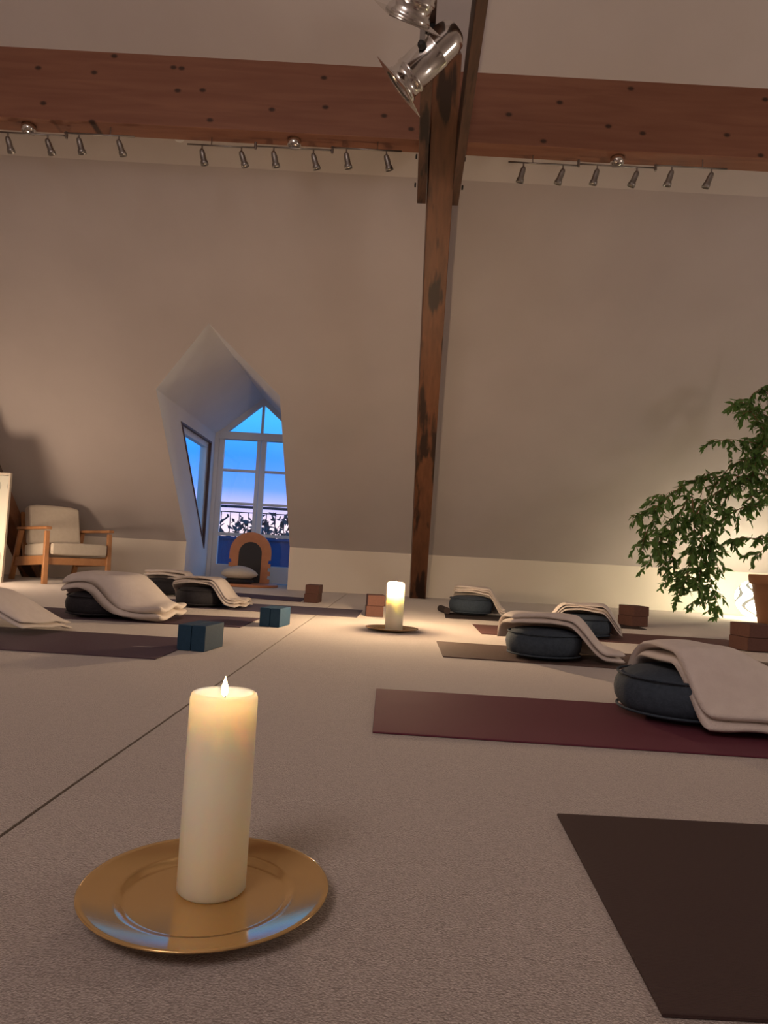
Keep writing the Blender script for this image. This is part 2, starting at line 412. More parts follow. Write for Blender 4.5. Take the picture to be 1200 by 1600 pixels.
obj('pane', prism(NB(), [(DXL + .14, ZT1 - .01), (DXM, ZA - .07), (DXR - .14, ZT1 - .01)], .006, lambda a, b, t: Vector((a - DXM, .03 + t, b))), M_GLASS, w1)

# ------------------------------------------------------------------ timber frame
tag(obj('roof_beam', box(NB(), XL, XR, 4.95, 5.12, 3.51, 4.09), M_BEAM, bevel=.006), 'broad knotty red-brown glulam beam spanning the whole room', 'beam')
PB, PT = Vector((.452, 8.43, -.02)), Vector((.252, 4.47, 3.83))
def postobj(B, T, label):
    d = (T - B); L = d.length; d.normalize()
    s = d.cross(Vector((0, -1, 0))).normalized(); n = s.cross(d).normalized()
    Mx = Matrix((s, n, d)).transposed().to_4x4(); Mx.translation = B
    bm = box(NB(), -.092, .092, -.085, .085, 0, L)
    for v in bm.verts:                      # foot sawn level with the floor
        if v.co.z < .01:
            q = Mx @ v.co; v.co = Mx.inverted() @ (q + d * ((-.015 - q.z) / d.z))
    o = obj('timber_post', bm, M_POST, bevel=.006); o.matrix_world = Mx
    return tag(o, label, 'post')
postobj(PB, PT, 'inclined dark-stained timber post in the middle running from carpet to beam')
postobj(Vector((-4.12, 8.46, -.02)), Vector((-4.12, 4.50, 3.83)), 'inclined reddish timber post behind the armchair at the left edge')
for x0, x1, lab in ((.122, .190, 'left of the two dark planks clamping the middle post'), (.380, .440, 'right of the two planks clamping the middle post')):
    k = .0348; y0, y1 = 5.25, -2.4
    bm = NB()
    v = [bm.verts.new((x + k * (y - 5.25), y, z)) for y in (y0, y1) for z in (3.185, 3.505) for x in (x0, x1)]
    for f in ((0, 1, 3, 2), (4, 6, 7, 5), (0, 2, 6, 4), (1, 5, 7, 3), (0, 4, 5, 1), (2, 3, 7, 6)): bm.faces.new([v[i] for i in f])
    o = tag(obj('collar_plank', bm, M_PLANK, bevel=.005), lab, 'beam')
    xb = x0 - .012 if x0 < .2 else x1 + .012
    for yb, zb in ((5.12, 3.26), (4.98, 3.40)):
        obj('bolt', lathe(NB(), [(0, 0), (.017, 0), (.017, .012), (0, .014)], 10, Matrix.Translation((xb + k * (yb - 5.25), yb, zb)) @ Matrix.Rotation(PI / 2 if x0 > .2 else -PI / 2, 4, 'Y')), M_BLACK, o)

# ------------------------------------------------------------------ outside
gr = struct(obj('ground', box(NB(), -90, 90, 12, 160, -7.2, -7), mat('dusk_ground', (.03, .035, .04), .95)), 'dark ground outside below the balcony')
struct(obj('balcony_floor', box(NB(), -4.6, 1.5, YD + .12, 11.45, -.16, -.04), mat('balcony_deck', (.16, .16, .18), .8)), 'balcony floor outside the dormer door')
par = empty('balcony_parapet', (-1.55, 11.32, -.04))
tag(par, 'dark blue boarded balcony parapet behind the dormer door', 'parapet')
for i in range(22):
    x = -2.9 + i * .135
    obj('board', box(NB(), x - .0665 + 1.55, x + .0665 + 1.55, -.012, .012 + .004 * (i % 2), 0, .66), M_BLUEBOARD, par)
obj('cap_rail', box(NB(), -1.4, 1.6, -.04, .05, .66, .70), M_BLUEBOARD, par)
obj('rail', box(NB(), -1.4, 1.6, -.03, .03, 1.16, 1.20), M_IRON, par)
obj('rail', box(NB(), -1.4, 1.6, -.015, .015, 1.085, 1.10), M_IRON, par)
for i in range(21):
    x = -1.35 + i * .145
    obj('baluster', box(NB(), x - .006, x + .006, -.006, .006, .70, 1.09), M_IRON, par)
def leafcloud(bm, c, rx, rz, n, ls, rnd):
    for i in range(n):
        while True:
            p = Vector((rnd.uniform(-1, 1), rnd.uniform(-1, 1), rnd.uniform(-1, 1)))
            if p.length < 1: break
        p = Vector((p.x * rx, p.y * rx, p.z * rz)) + c
        a = Vector((rnd.gauss(0, 1), rnd.gauss(0, 1), rnd.gauss(0, 1))).normalized(); b = a.orthogonal().normalized()
        s = ls * rnd.uniform(.6, 1.3); q = [p + a * s, p + b * s * .45, p - a * s, p - b * s * .45]
        bm.faces.new([bm.verts.new(v) for v in q])
    return bm
def tree(name, label, cat, base, h, rx, rz, n, ls, seed, nb=7):
    rnd = random.Random(seed); e = empty(name, base); tag(e, label, cat)
    bm = NB(); tube(bm, [(0, 0, 0), (.02 * h, 0, h * .5), (0, 0, h * .9)], .02 * h, .006 * h, 6)
    for i in range(nb):
        a = rnd.uniform(0, 2 * PI); z = h * rnd.uniform(.4, .8); l = rx * rnd.uniform(.6, 1.1)
        tube(bm, [(0, 0, z), (math.cos(a) * l * .5, math.sin(a) * l * .5, z + l * .35), (math.cos(a) * l, math.sin(a) * l, z + l * .8)], .007 * h, .002 * h, 5)
    obj('trunk', bm, M_TREE, e)
    o = obj('foliage', leafcloud(NB(), Vector((0, 0, h * .78)), rx, rz, n, ls, rnd), M_TREE, e); o['kind'] = 'stuff'
    return e
q = at(368, 818, 13.2)
tree('shrub', 'dark leafy shrub against the sky behind the left door leaf', 'shrub', (q.x, 13.2, -7), 8.0, .55, .5, 700, .055, 3, 9)
for px, Y, top, r, sd, lab in ((420, 42, 812, 3.4, 5, 'rounded bare tree on the horizon left of the right door leaf'), (446, 50, 806, 3.8, 6, 'larger rounded tree on the horizon at the dormer right edge'), (392, 60, 822, 5, 8, 'low distant tree on the horizon behind the middle of the door')):
    t = at(px, top, Y); h = t.z + 7
    tree('tree', lab, 'tree', (t.x, Y, -7), h - .2 * r, r, r * .85, 420, .3, sd)
q = at(307, 760, 18)
tree('tree', 'thin branching tree seen through the triangular dormer window', 'tree', (q.x, 18, -7), q.z + 7.6, .8, .8, 150, .09, 11)

# ------------------------------------------------------------------ candles on gold chargers
def plate(c, R, label):
    pr = [(0, .002), (.62, .002), (.66, .004), (.97, .018), (1.0, .0205), (1.005, .0225), (.99, .0232), (.95, .0215), (.745, .0145), (.70, .0138), (.665, .0090), (.62, .0075), (0, .0075)]
    o = obj('charger_plate', lathe(NB(), [(r * R, z) for r, z in pr], 72), M_GOLD, smooth=True); o.location = c
    return tag(o, label, 'plate')
def candle(c, r, h, power, label, flame_h, edge=.006, well=.016, lift=0.0, soft=.006):
    e = empty('pillar_candle', c); tag(e, label, 'candle')
    pr = [(0, 0), (r - .004, 0), (r, .004), (r * 1.005, h * .5), (r, h - edge * 1.6), (r - edge * .35, h - edge * .4), (r - edge, h), (r - edge * 1.7, h - edge * .5),
          (r - edge * 2.1, h - well * .7), (r * .55, h - well), (0, h - well * 1.05)]
    obj('wax_body', lathe(NB(), pr, 48), M_WAXPALE if lift else M_WAX, e, smooth=True)
    obj('wick', tube(NB(), [(0, 0, h - well * 1.1), (.001, 0, h - min(well * .2, .010))], .0016, .0012, 6), M_WICK, e)
    z0 = h - (.014 if lift else .007)
    fl = [(0, 0), (.0034, .003), (.0050, .008), (.0042, .014), (.0022, .021), (0, .028)]
    obj('flame', lathe(NB(), [(a * flame_h, z0 + b * flame_h) for a, b in fl], 14), M_FLAME, e, smooth=True)
    l = bpy.data.lights.new('candle_light', 'POINT'); l.energy = power; l.color = (1, .70, .42) if lift else (1, .60, .30); l.shadow_soft_size = soft
    lo = bpy.data.objects.new('candle_light', l); COL.objects.link(lo); lo.parent = e; lo.location = (0, 0, z0 + .010 * flame_h + lift)
    return e
pc = fp(322, 1394, .012); pc.z = 0
plate(pc, .160, 'large shiny gold charger plate under the front candle')
cb = fp(330, 1389, .0075); candle(Vector((cb.x, cb.y, .0075)), .0455, .262, .5, 'tall cream pillar candle burning in the foreground', 1.0, edge=.005, well=.030)
pc2 = fp(612, 986); pc2.z = 0
plate(pc2, .168, 'gold charger plate under the far candle near the post')
candle(Vector((pc2.x + .012, pc2.y, .0075)), .056, .300, 55.0, 'glowing cream pillar candle far back in front of the post', .8, edge=.012, well=.05, lift=.055, soft=.03)

# ------------------------------------------------------------------ yoga mats
def ymat(near, far, toward, length, m, label, th=.005, curl=0):
    a, b, t = fp(*near), fp(*far), fp(*toward)
    d = (t - a).normalized()
    c, e = a + d * length, b + d * length
    o = empty('tmp', (0, 0, 0)); bpy.data.objects.remove(o)
    ctr = (a + b + c + e) / 4; ang = math.atan2(d.y, d.x)
    R = Matrix.Rotation(-ang, 4, 'Z')
    pts = [R @ (p - ctr) for p in (a, b, e, c)]
    bm = slab([(p.x, p.y) for p in pts], .0005, .0005 + th)
    o = obj('yoga_mat', bm, m, bevel=.0015, seg=1); o.location = (ctr.x, ctr.y, 0); o.rotation_euler = (0, 0, ang)
    return tag(o, label, 'yoga mat')
ymat((1035, 1592), (870, 1275), (1200, 1600.5), 1.7, M_MATBROWN, 'dark brown yoga mat in the bottom right corner, nearest of all')
ymat((582, 1146), (588, 1078), (1200, 1186), 1.83, M_MATPLUM, 'wine-red yoga mat under the nearest right cushion')
ymat((692, 1027), (682, 1003), (1000, 1048), 1.25, M_MATTAUPE, 'taupe yoga mat under the denim cushion in the middle right row')
ymat((752, 991), (738, 976), (1200, 1019), 1.83, M_MATROSE, 'rosy brown yoga mat ending under the brown blocks at right edge')
ymat((696, 966), (694, 958), (1005, 984), 1.6, M_MATDARK, 'charcoal folded mat under the farthest right cushion')
ymat((1085, 1040), (1060, 1018), (1200, 1058), .9, M_MATSHEEN, 'glossy olive-grey mat behind the nearest blanket at right edge', th=.009)
ml = ymat((243, 1031), (316, 1000), (0, 1016), 1.83, M_MATMAUVE, 'dark mauve yoga mat at left, nearest mat on that side')
bm = NB(); c0 = fp(222, 1012)
lg = [(-.045, -.012), (.0, -.020), (.040, -.010), (.075, .030), (.035, .012), (-.01, .006)]
prism(bm, [(c0.x + a, c0.y + b) for a, b in lg], .0004, lambda a, b, t: Vector((a, b, .0056 + t)))
lo_ = obj('print', bm, mat('mat_print', (.30, .26, .25), .7), ml)
lo_.matrix_parent_inverse = (Matrix.Translation(ml.location) @ Matrix.Rotation(ml.rotation_euler.z, 4, 'Z')).inverted()
lo_['label'] = 'small pale grey printed mark'
ymat((375, 981), (407, 967), (0, 962), 1.83, M_MATMAUVE, 'mauve yoga mat under the bulky left blanket, second from front')
ymat((558, 965), (567, 954), (250, 947), 1.9, M_MATLILAC, 'greyish lilac yoga mat reaching toward the middle brown blocks')
ymat((470, 941), (477, 935), (380, 934), 1.7, M_MATMAUVE, 'farthest left yoga mat, in bluish light before the dormer')
# rolled edge of the far mat
q = fp(696, 961)
o = obj('rolled_mat', tube(NB(), [(0, -.12, .03), (0, .16, .03)], .029, .029, 14), M_MATDARK, smooth=False); o.location = (q.x, q.y + .13, .006)
o.rotation_euler = (0, 0, .12)
tag(o, 'small dark rolled mat end left of the farthest right cushion', 'yoga mat')

# ------------------------------------------------------------------ cushions and blankets
def cushion(c, R, h, m, label, seed, tilt=0.0, z=.006, piping=True):
    bm = NB(); pr = []
    n = 14
    for i in range(n + 1):                              # puffy drum with flattened top and bottom
        a = -PI / 2 + PI * i / n
        ca, sa = math.cos(a), math.sin(a)
        r = R * (abs(ca) ** .50); zz = h / 2 + h / 2 * math.copysign(abs(sa) ** .75, sa)
        pr.append((r if i not in (0, n) else 0, zz))
    lathe(bm, pr, 48)
    for v in bm.verts:
        q = v.co * 1.0; a = math.atan2(q.y, q.x); rr = math.hypot(q.x, q.y) / R
        nn = noise.noise(Vector((q.x * 9 + seed, q.y * 9, q.z * 14)))
        k = 1 + .035 * nn + .012 * math.sin(a * 18 + seed) * rr
        v.co = Vector((q.x * k, q.y * k, q.z * (1 + .05 * nn * rr)))
        if v.co.z < 0: v.co.z = 0
    o = obj('meditation_cushion', bm, m, smooth=True); o.location = (c[0], c[1], z); o.rotation_euler = (0, tilt, seed)
    if piping:
        for zz in (.16, .84):
            b2 = NB(); ring_ = [(R * .965 * math.cos(2 * PI * i / 40), R * .965 * math.sin(2 * PI * i / 40), h * zz) for i in range(41)]
            tube(b2, ring_, .0045, seg=5); obj('piping', b2, m, o, smooth=True)
    return tag(o, label, 'cushion')
def sm(t): t = max(0, min(1, t)); return t * t * (3 - 2 * t)
def blanket(cor, cc, R, h, label, seed, layers=2, th=.026, r0=.9, fall=.75, amp=.012, dirf=(1, 0), fallr=None, falll=None, z0=.008, freq=26, ins=.012):
    """cor: back-left, front-left, front-right, back-right footprint corners (x, y)."""
    BL, FL, FR, BR = [Vector(p) for p in cor]; root = None
    for L in range(layers):
        nx, ny = 46, 30
        sh = ins * L
        top, bot = [], []
        for i in range(nx + 1):
            tr, br = [], []
            for j in range(ny + 1):
                u, v = i / nx, j / ny
                # round the corners of the outline
                uu, vv = u * 2 - 1, v * 2 - 1
                k = 1 - .045 * (uu * uu * vv * vv)
                uu, vv = uu * k * (1 - sh * 1.5), vv * k * (1 - sh * 2.5)
                uu += .018 * noise.noise(Vector((vv * 2.5, seed, L * 3)))
                vv += .03 * noise.noise(Vector((uu * 2.5, seed + 9, L * 3)))
                a, b = (uu + 1) / 2, (vv + 1) / 2
                p = (FL * (1 - a) + FR * a) * (1 - b) + (BL * (1 - a) + BR * a) * b
                dx, dy = p.x - cc[0], p.y - cc[1]
                r = math.hypot(dx, dy)
                cs = dx / max(r, 1e-6); tgt = (fallr if cs > 0 else falll) or fall
                t = (r - r0 * R) / (h * (fall + (tgt - fall) * cs * cs))
                H = h * (1 - sm(t)) + .012 * max(0, 1 - (r / R) ** 2)
                wgt = .35 + .65 * sm(t * 1.3)
                fold = amp * wgt * (math.sin((dx * dirf[1] - dy * dirf[0]) * freq + seed + 2.2 * noise.noise(Vector((p.x * 4, p.y * 4, seed)))) * .5 + .5)
                puff = .010 * noise.noise(Vector((p.x * 7, p.y * 7, seed + L)))
                ed = min(u * nx / 5, (1 - u) * nx / 5, v * ny / 5, (1 - v) * ny / 5, 1)
                s = math.sqrt(max(0, 1 - (1 - ed) ** 2))
                zc = z0 + H + fold * 1.0 + max(puff, -.006) + (L + .5) * th + .006
                tr.append((p.x, p.y, zc + th / 2 * s)); br.append((p.x, p.y, zc - th / 2 * s))
            top.append(tr); bot.append(br)
        bm = NB()
        for G in (top, bot):
            vs = [[bm.verts.new(q) for q in row] for row in G]
            for i in range(nx):
                for j in range(ny): bm.faces.new((vs[i][j], vs[i + 1][j], vs[i + 1][j + 1], vs[i][j + 1]))
        bmesh.ops.remove_doubles(bm, verts=bm.verts, dist=1e-5)
        o = obj('folded_blanket' if L == 0 else 'fold', bm, M_BLANKET, root, smooth=True)
        if root is None: root = tag(o, label, 'blanket')
    return root
GC, GB = 'meditation cushions on the mats', 'cream folded blankets on the cushions'
cushion((.985, 2.30), .20, .155, M_DENIM, 'dark blue round cushion on the wine-red mat, nearest cushion at right', 1.3)
blanket([(.85, 2.54), (.935, 2.01), (1.80, 1.92), (1.80, 2.62)], (.985, 2.30), .20, .150, 'cream blanket draped over the nearest right cushion down to the mat', 2.1, layers=2, th=.034, r0=.60, fall=1.0, fallr=2.6, falll=1.5, amp=.004, ins=.004)
cushion((.835, 3.56), .185, .150, M_DENIM, 'blue denim round cushion on the taupe mat at right', 2.4)
blanket([(.63, 3.82), (.645, 3.49), (1.20, 3.36), (1.20, 3.80)], (.835, 3.56), .185, .150, 'cream blanket sloping off the denim cushion to the right', 5.2, layers=2, th=.028, r0=.80, fall=1.0, fallr=1.15, falll=3, amp=.005, ins=.004)
cushion((1.375, 4.75), .18, .150, M_DENIM, 'dark blue cushion under an arched blanket on the rosy mat', 3.1)
blanket([(1.07, 5.0), (1.10, 4.74), (1.60, 4.60), (1.70, 5.0)], (1.375, 4.75), .18, .155, 'cream blanket arched over the cushion on the rosy mat', 8.2, layers=3, th=.016, r0=.72, fall=.8, fallr=.95, falll=1.0, amp=.016)
cushion((.80, 6.18), .19, .165, M_DENIM, 'dark blue cushion farthest back at right, near the post', 4.0)
blanket([(.63, 6.42), (.66, 6.22), (1.10, 6.02), (1.10, 6.42)], (.80, 6.18), .19, .165, 'cream pleated blanket on the farthest right cushion', 3.3, layers=3, th=.020, r0=.80, fall=.7, fallr=.85, amp=.014)
cushion((-1.735, 4.37), .18, .150, M_NAVY, 'black cushion mostly hidden under the bulky left blanket', 5.0)
blanket([(-2.02, 4.66), (-1.93, 4.26), (-1.24, 4.08), (-1.22, 4.62)], (-1.66, 4.40), .20, .165, 'bulky cream blanket heaped over the black cushion at left', 7.7, layers=2, th=.042, r0=.85, fall=.45, fallr=1.4, falll=2.6, amp=.024, freq=20, ins=.006)
cushion((-1.39, 5.50), .18, .150, M_NAVY, 'black cushion on the lilac mat left of the blue blocks', 6.0)
blanket([(-1.64, 5.76), (-1.62, 5.47), (-1.06, 5.29), (-1.00, 5.76)], (-1.39, 5.50), .18, .150, 'cream pleated blanket on the cushion in front of the dormer', 4.4, layers=3, th=.020, r0=.9, fall=.6, fallr=1.1, falll=2, amp=.014)
cushion((-2.02, 6.58), .19, .150, M_NAVY, 'farthest black cushion at left, below the dormer cheek', 7.0)
blanket([(-2.22, 6.84), (-2.20, 6.54), (-1.66, 6.46), (-1.62, 6.86)], (-2.0, 6.6), .19, .150, 'cream blanket on the farthest left cushion', 6.1, layers=2, th=.030, r0=1.1, fall=.9, amp=.012)
cushion((-2.10, 3.46), .18, .150, M_NAVY, 'black cushion under the blanket cut off by the left edge', 8.0)
blanket([(-2.25, 3.72), (-2.25, 3.18), (-1.62, 3.26), (-1.53, 3.62)], (-2.02, 3.44), .19, .150, 'cream blanket cut off by the left edge on the front mauve mat', 9.1, layers=2, th=.020, r0=.9, fall=2.2, amp=.006)

# ------------------------------------------------------------------ yoga blocks
def brick_mesh(l, wd, h, m):
    return obj('yoga_block', box(NB(), -wd / 2, wd / 2, -l / 2, l / 2, 0, h), m, bevel=.005)
protoB = None
def brick_pair(px, py, rz, m, labs, l=.22, wd=.135, h=.083, z=.0, dy=None, stacked=True, off=.006):
    c = fp(px, py); c = Vector((c.x, c.y + l / 2 * math.cos(rz), z))
    o1 = None
    for k in range(2):
        if o1 is None: o = o1 = brick_mesh(l, wd, h, m)
        else: o = o1.copy(); COL.objects.link(o)
        if stacked: o.location = (c.x + off * k, c.y, c.z + k * (h + .0005)); o.rotation_euler = (0, 0, rz + .03 * k)
        else:
            o.location = (c.x + (k - .5) * (wd + .001) * math.cos(rz), c.y + (k - .5) * (wd + .001) * math.sin(rz), c.z); o.rotation_euler = (0, 0, rz)
        tag(o, labs[k], 'yoga block', labs[2])
brick_pair(584, 964, .05, M_BRICK, ('lower brown foam block beside the far candle', 'upper brown foam block stacked beside the far candle', 'brown blocks beside the far candle'), wd=.135, l=.2)
brick_pair(487, 942, -.12, M_BRICK, ('lower brown foam block right of the dormer', 'upper brown foam block right of the dormer', 'brown blocks right of the dormer'), wd=.13, l=.2)
brick_pair(995, 980, .25, M_BRICK, ('lower brown foam block at right below the plant', 'upper brown foam block at right below the plant', 'brown blocks below the plant'), wd=.15, l=.21, z=.0055)
brick_pair(1188, 1020, .1, M_BRICK, ('lower dark brown block before the plant pot, at the right edge', 'upper dark brown block before the plant pot, at the right edge', 'brown blocks before the pot'), wd=.19, l=.2, z=.0055)
brick_pair(303, 1018, -.16, M_BLUEF, ('left half of the nearer pair of blue foam blocks', 'right half of the nearer pair of blue foam blocks', 'nearer blue blocks'), wd=.065, l=.22, h=.115, stacked=False)
brick_pair(425, 980, -.16, M_BLUEF, ('left half of the farther pair of blue foam blocks', 'right half of the farther pair of blue foam blocks', 'farther blue blocks'), wd=.065, l=.22, h=.115, stacked=False)

# ------------------------------------------------------------------ armchair
def armchair():
    f = Vector((.76, -.65, 0)).normalized(); s = Vector((.65, .76, 0)).normalized()
    FLp = Vector((-3.42, 7.22, 0)); D, Wd = .70, .68
    ctr = FLp + s * Wd / 2 - f * D / 2
    e = empty('armchair', ctr, math.atan2(f.y, f.x))          # local +x = front, +y = chair's left seen from it
    tag(e, 'low oak armchair with cream seat and back cushions at left', 'armchair')
    h = Wd / 2
    for y in (-h, h):
        obj('leg', bar(NB(), (D / 2, y, 0), (D / 2 - .03, y, .545), .055, .04, Vector((1, 0, 0)), .045, .04), M_CHAIR, e, bevel=.006)
        obj('leg', bar(NB(), (-D / 2 - .10, y, 0), (-D / 2 + .05, y, .545), .055, .04, Vector((1, 0, 0)), .05, .04), M_CHAIR, e, bevel=.006)
        obj('armrest', bar(NB(), (-D / 2 - .0, y, .56), (D / 2 + .01, y, .575), .065, .03), M_CHAIR, e, bevel=.008)
        obj('side_rail', bar(NB(), (-D / 2 - .03, y, .20), (D / 2 - .02, y, .245), .025, .095), M_CHAIR, e, bevel=.004)
    obj('front_rail', bar(NB(), (D / 2 - .03, -h, .235), (D / 2 - .03, h, .235), .025, .075), M_CHAIR, e, bevel=.004)
    obj('back_rail', bar(NB(), (-D / 2, -h, .21), (-D / 2, h, .21), .025, .075), M_CHAIR, e, bevel=.004)
    bd = Vector((-.19, 0, .60)); 
    for y in (-h + .07, h - .07):
        obj('back_post', bar(NB(), (-D / 2 + .03, y, .2), (-D / 2 - .13, y, .74), .035, .03, Vector((1, 0, 0))), M_CHAIR, e, bevel=.004)
    for k in range(4):
        t = .35 + .2 * k; x = -D / 2 + .03 - .16 * t; z = .2 + .54 * t
        obj('slat', bar(NB(), (x, -h + .07, z), (x, h - .07, z), .02, .05), M_CHAIR, e)
    def pad(n, M, lx, ly, lz):
        bm = NB(); bmesh.ops.create_cube(bm, size=1)
        bmesh.ops.subdivide_edges(bm, edges=bm.edges, cuts=5, use_grid_fill=True)
        for v in bm.verts:
            c = v.co * 2; k = (1 - .10 * (abs(c.y) ** 4)) * (1 - .10 * abs(c.x) ** 4)
            v.co = Vector((c.x * lx / 2, c.y * ly / 2, c.z * lz / 2 * k))
        bmesh.ops.transform(bm, matrix=M, verts=bm.verts)
        o = obj(n, bm, M_CREAM, e, smooth=True, bevel=.022, seg=3); return o
    pad('seat_cushion', Matrix.Translation((.045, 0, .345)) @ Matrix.Rotation(-.06, 4, 'Y'), .66, .60, .145)
    pad('back_cushion', Matrix.Translation((-D / 2 + .045, 0, .60)) @ Matrix.Rotation(-.27, 4, 'Y'), .13, .56, .47)
armchair()

# patterned panel at the left edge
def panelmat():
    mm = mat('patterned_panel', (.62, .60, .52), .7); b = bsdf(mm)
    t = nd(mm, 'ShaderNodeTexCoord'); v = nd(mm, 'ShaderNodeTexVoronoi'); v.inputs['Scale'].default_value = 5.5; v.inputs['Randomness'].default_value = .55
    lk(mm, t.outputs['Object'], v.inputs[0]); r = nd(mm, 'ShaderNodeValToRGB'); e = r.color_ramp.elements
    r.color_ramp.interpolation = 'CONSTANT'; e[0].color = (.40, .40, .35, 1); e[1].position = .42; e[1].color = (.60, .59, .51, 1)
    lk(mm, v.outputs['Distance'], r.inputs[0]); lk(mm, r.outputs[0], b.inputs['Base Color']); return mm
q = at(4, 900, 7.08)
pn = empty('screen_panel', (q.x - .35, 7.08, 0)); tag(pn, 'pale upright panel with grey rounded pattern at the left edge', 'panel')
obj('board', box(NB(), -.32, .332, -.012, .012, .03, 1.07), panelmat(), pn)
obj('frame', ring(NB(), [(-.35, 0), (.35, 0), (.35, 1.10), (-.35, 1.10)], [(-.325, .03), (.335, .03), (.335, 1.075), (-.325, 1.075)], .036, lambda a, b, t: Vector((a, t - .018, b))), M_CREAM, pn)

# ------------------------------------------------------------------ arch backrest seat in the dormer
ac = Vector((at(388, 900, 9.25).x, 9.25, 0))
ar = empty('floor_seat', ac); tag(ar, 'orange arched floor seat with black centre panel before the balcony door', 'floor seat')
def arch(wd, h, n=20, notch=False):
    r = wd / 2; pts = []
    if notch:
        z = 0; pts.append((r, 0))
        for a in (.05, .15, .25):
            for dx, dz in ((0, a), (-.035, a + .005), (-.028, a + .05), (0, a + .045)): pts.append((r + dx, dz))
    else: pts.append((r, 0))
    for i in range(n + 1):
        t = PI * i / n; pts.append((r * math.cos(t), h - r + r * math.sin(t)))
    if notch:
        for a in (.25, .15, .05):
            for dx, dz in ((0, a + .045), (.028, a + .05), (.035, a + .005), (0, a)): pts.append((-r + dx, dz))
    pts.append((-r, 0)); return pts
lean = lambda y0: (lambda a, b, t: Vector((a, y0 + t + .10 * b, b + .035)))
obj('arch_panel', prism(NB(), arch(.55, .66, notch=True), .022, lean(0)), M_ORANGE, ar)
obj('centre_panel', prism(NB(), arch(.30, .53), .006, lean(-.007)), M_SLATE, ar)
bm = NB(); pts = [(.40 * math.cos(t), -.28 + .36 * math.sin(t)) for t in [2 * PI * i / 40 for i in range(40)]]
prism(bm, pts, .032, lambda a, b, t: Vector((a + .03, b, .002 + t))); obj('base_board', bm, M_ORANGE, ar, bevel=.006)
bm = lathe(NB(), [(0, 0), (.16, 0), (.19, .03), (.16, .055), (0, .06)], 30); bmesh.ops.scale(bm, vec=(1, .8, 1), verts=bm.verts)
o = obj('seat_cushion', bm, M_NAVY, smooth=True); o.location = (ac.x - .06, 8.95, .035); tag(o, 'flat black cushion under the white cushion on the arched seat', 'cushion')
bm = lathe(NB(), [(0, 0), (.15, .0), (.215, .03), (.23, .055), (.20, .095), (.12, .135), (.04, .155), (0, .157)], 36); bmesh.ops.scale(bm, vec=(1, .75, 1), verts=bm.verts)
for v in bm.verts: v.co *= 1 + .05 * noise.noise(v.co * 9)
o = obj('seat_cushion', bm, M_CREAM, smooth=True); o.location = (ac.x - .06, 8.95, .0965); tag(o, 'plump white cushion on the arched orange seat', 'cushion')

# ------------------------------------------------------------------ track spotlights under the beam
def track(sg):
    e = empty('track_light', (0, 0, 0))
    Wt = 1.62; dx = .294
    obj('canopy', lathe(NB(), [(0, .065), (.05, .065), (.052, .03), (.045, .010), (.02, 0), (0, 0)], 20), M_CHROME, e, smooth=True)
    for k, (a, b, z, y) in enumerate(((-.80, -.28, .004, .03), (-.29, .29, .0, .0), (.28, .80, .004, -.03))):
        o = obj('rod', tube(NB(), [(a, y, z), (b, y, z)], .006, seg=8), M_STEEL, e, smooth=True)
        for s in (-.147, .147):
            cx = (a + b) / 2 + s
            sp = obj('spot', tube(NB(), [(cx, y, z), (cx, y, z - .05)], .006, seg=6), M_STEEL, e)
            ax = Vector((sg * (.34 if s > 0 else .22), .35, -1)).normalized()
            Mx = Matrix.Translation((cx, y, z - .045)) @ ax.to_track_quat('-Z', 'Y').to_matrix().to_4x4()
            obj('spot_head', lathe(NB(), [(0, .014), (.012, .012), (.018, .002), (.021, -.02), (.0215, -.065), (.027, -.072), (.029, -.10), (.024, -.10), (.018, -.085), (0, -.08)], 16, Mx), M_STEEL, sp, smooth=True)
    for x in (-.285, .285):
        obj('joint', lathe(NB(), [(0, -.025), (.010, -.025), (.010, .025), (0, .025)], 10, Matrix.Translation((x, 0, .004))), M_STEEL, e)
    for x in (-.62, .62):
        obj('hanger', tube(NB(), [(x, .03 if x < 0 else -.03, .004), (x, .03 if x < 0 else -.03, .066)], .004, seg=6), M_STEEL, e)
    return e
tl = track(-1); made = []
for px, py, lab in ((965, 236, 'six-spot steel track light under the beam right of the post'), (461, 205, 'six-spot steel track light under the beam left of the post'), (46, 186, 'six-spot steel track light cut off at the left end of the beam')):
    o = tl if not made else track(1) if len(made) == 1 else dup(made[1])
    made.append(o)
    p = at(px, py, 5.035); o.location = (p.x, 5.035, 3.444); o['label'] = lab; o['category'] = 'track light'; o['group'] = 'track lights under the beam'
q = at(280, 211, 5.4)
zz = ZB + (DB - 5.4) * T36
o = obj('smoke_detector', lathe(NB(), [(0, 0), (.05, 0), (.05, -.02), (.035, -.032), (0, -.034)], 24), M_WHITE, smooth=True)
o.location = (q.x, 5.4, zz); o.rotation_euler = (-math.radians(36), 0, 0)
tag(o, 'round pale smoke detector on the ceiling between the left track lights', 'detector')

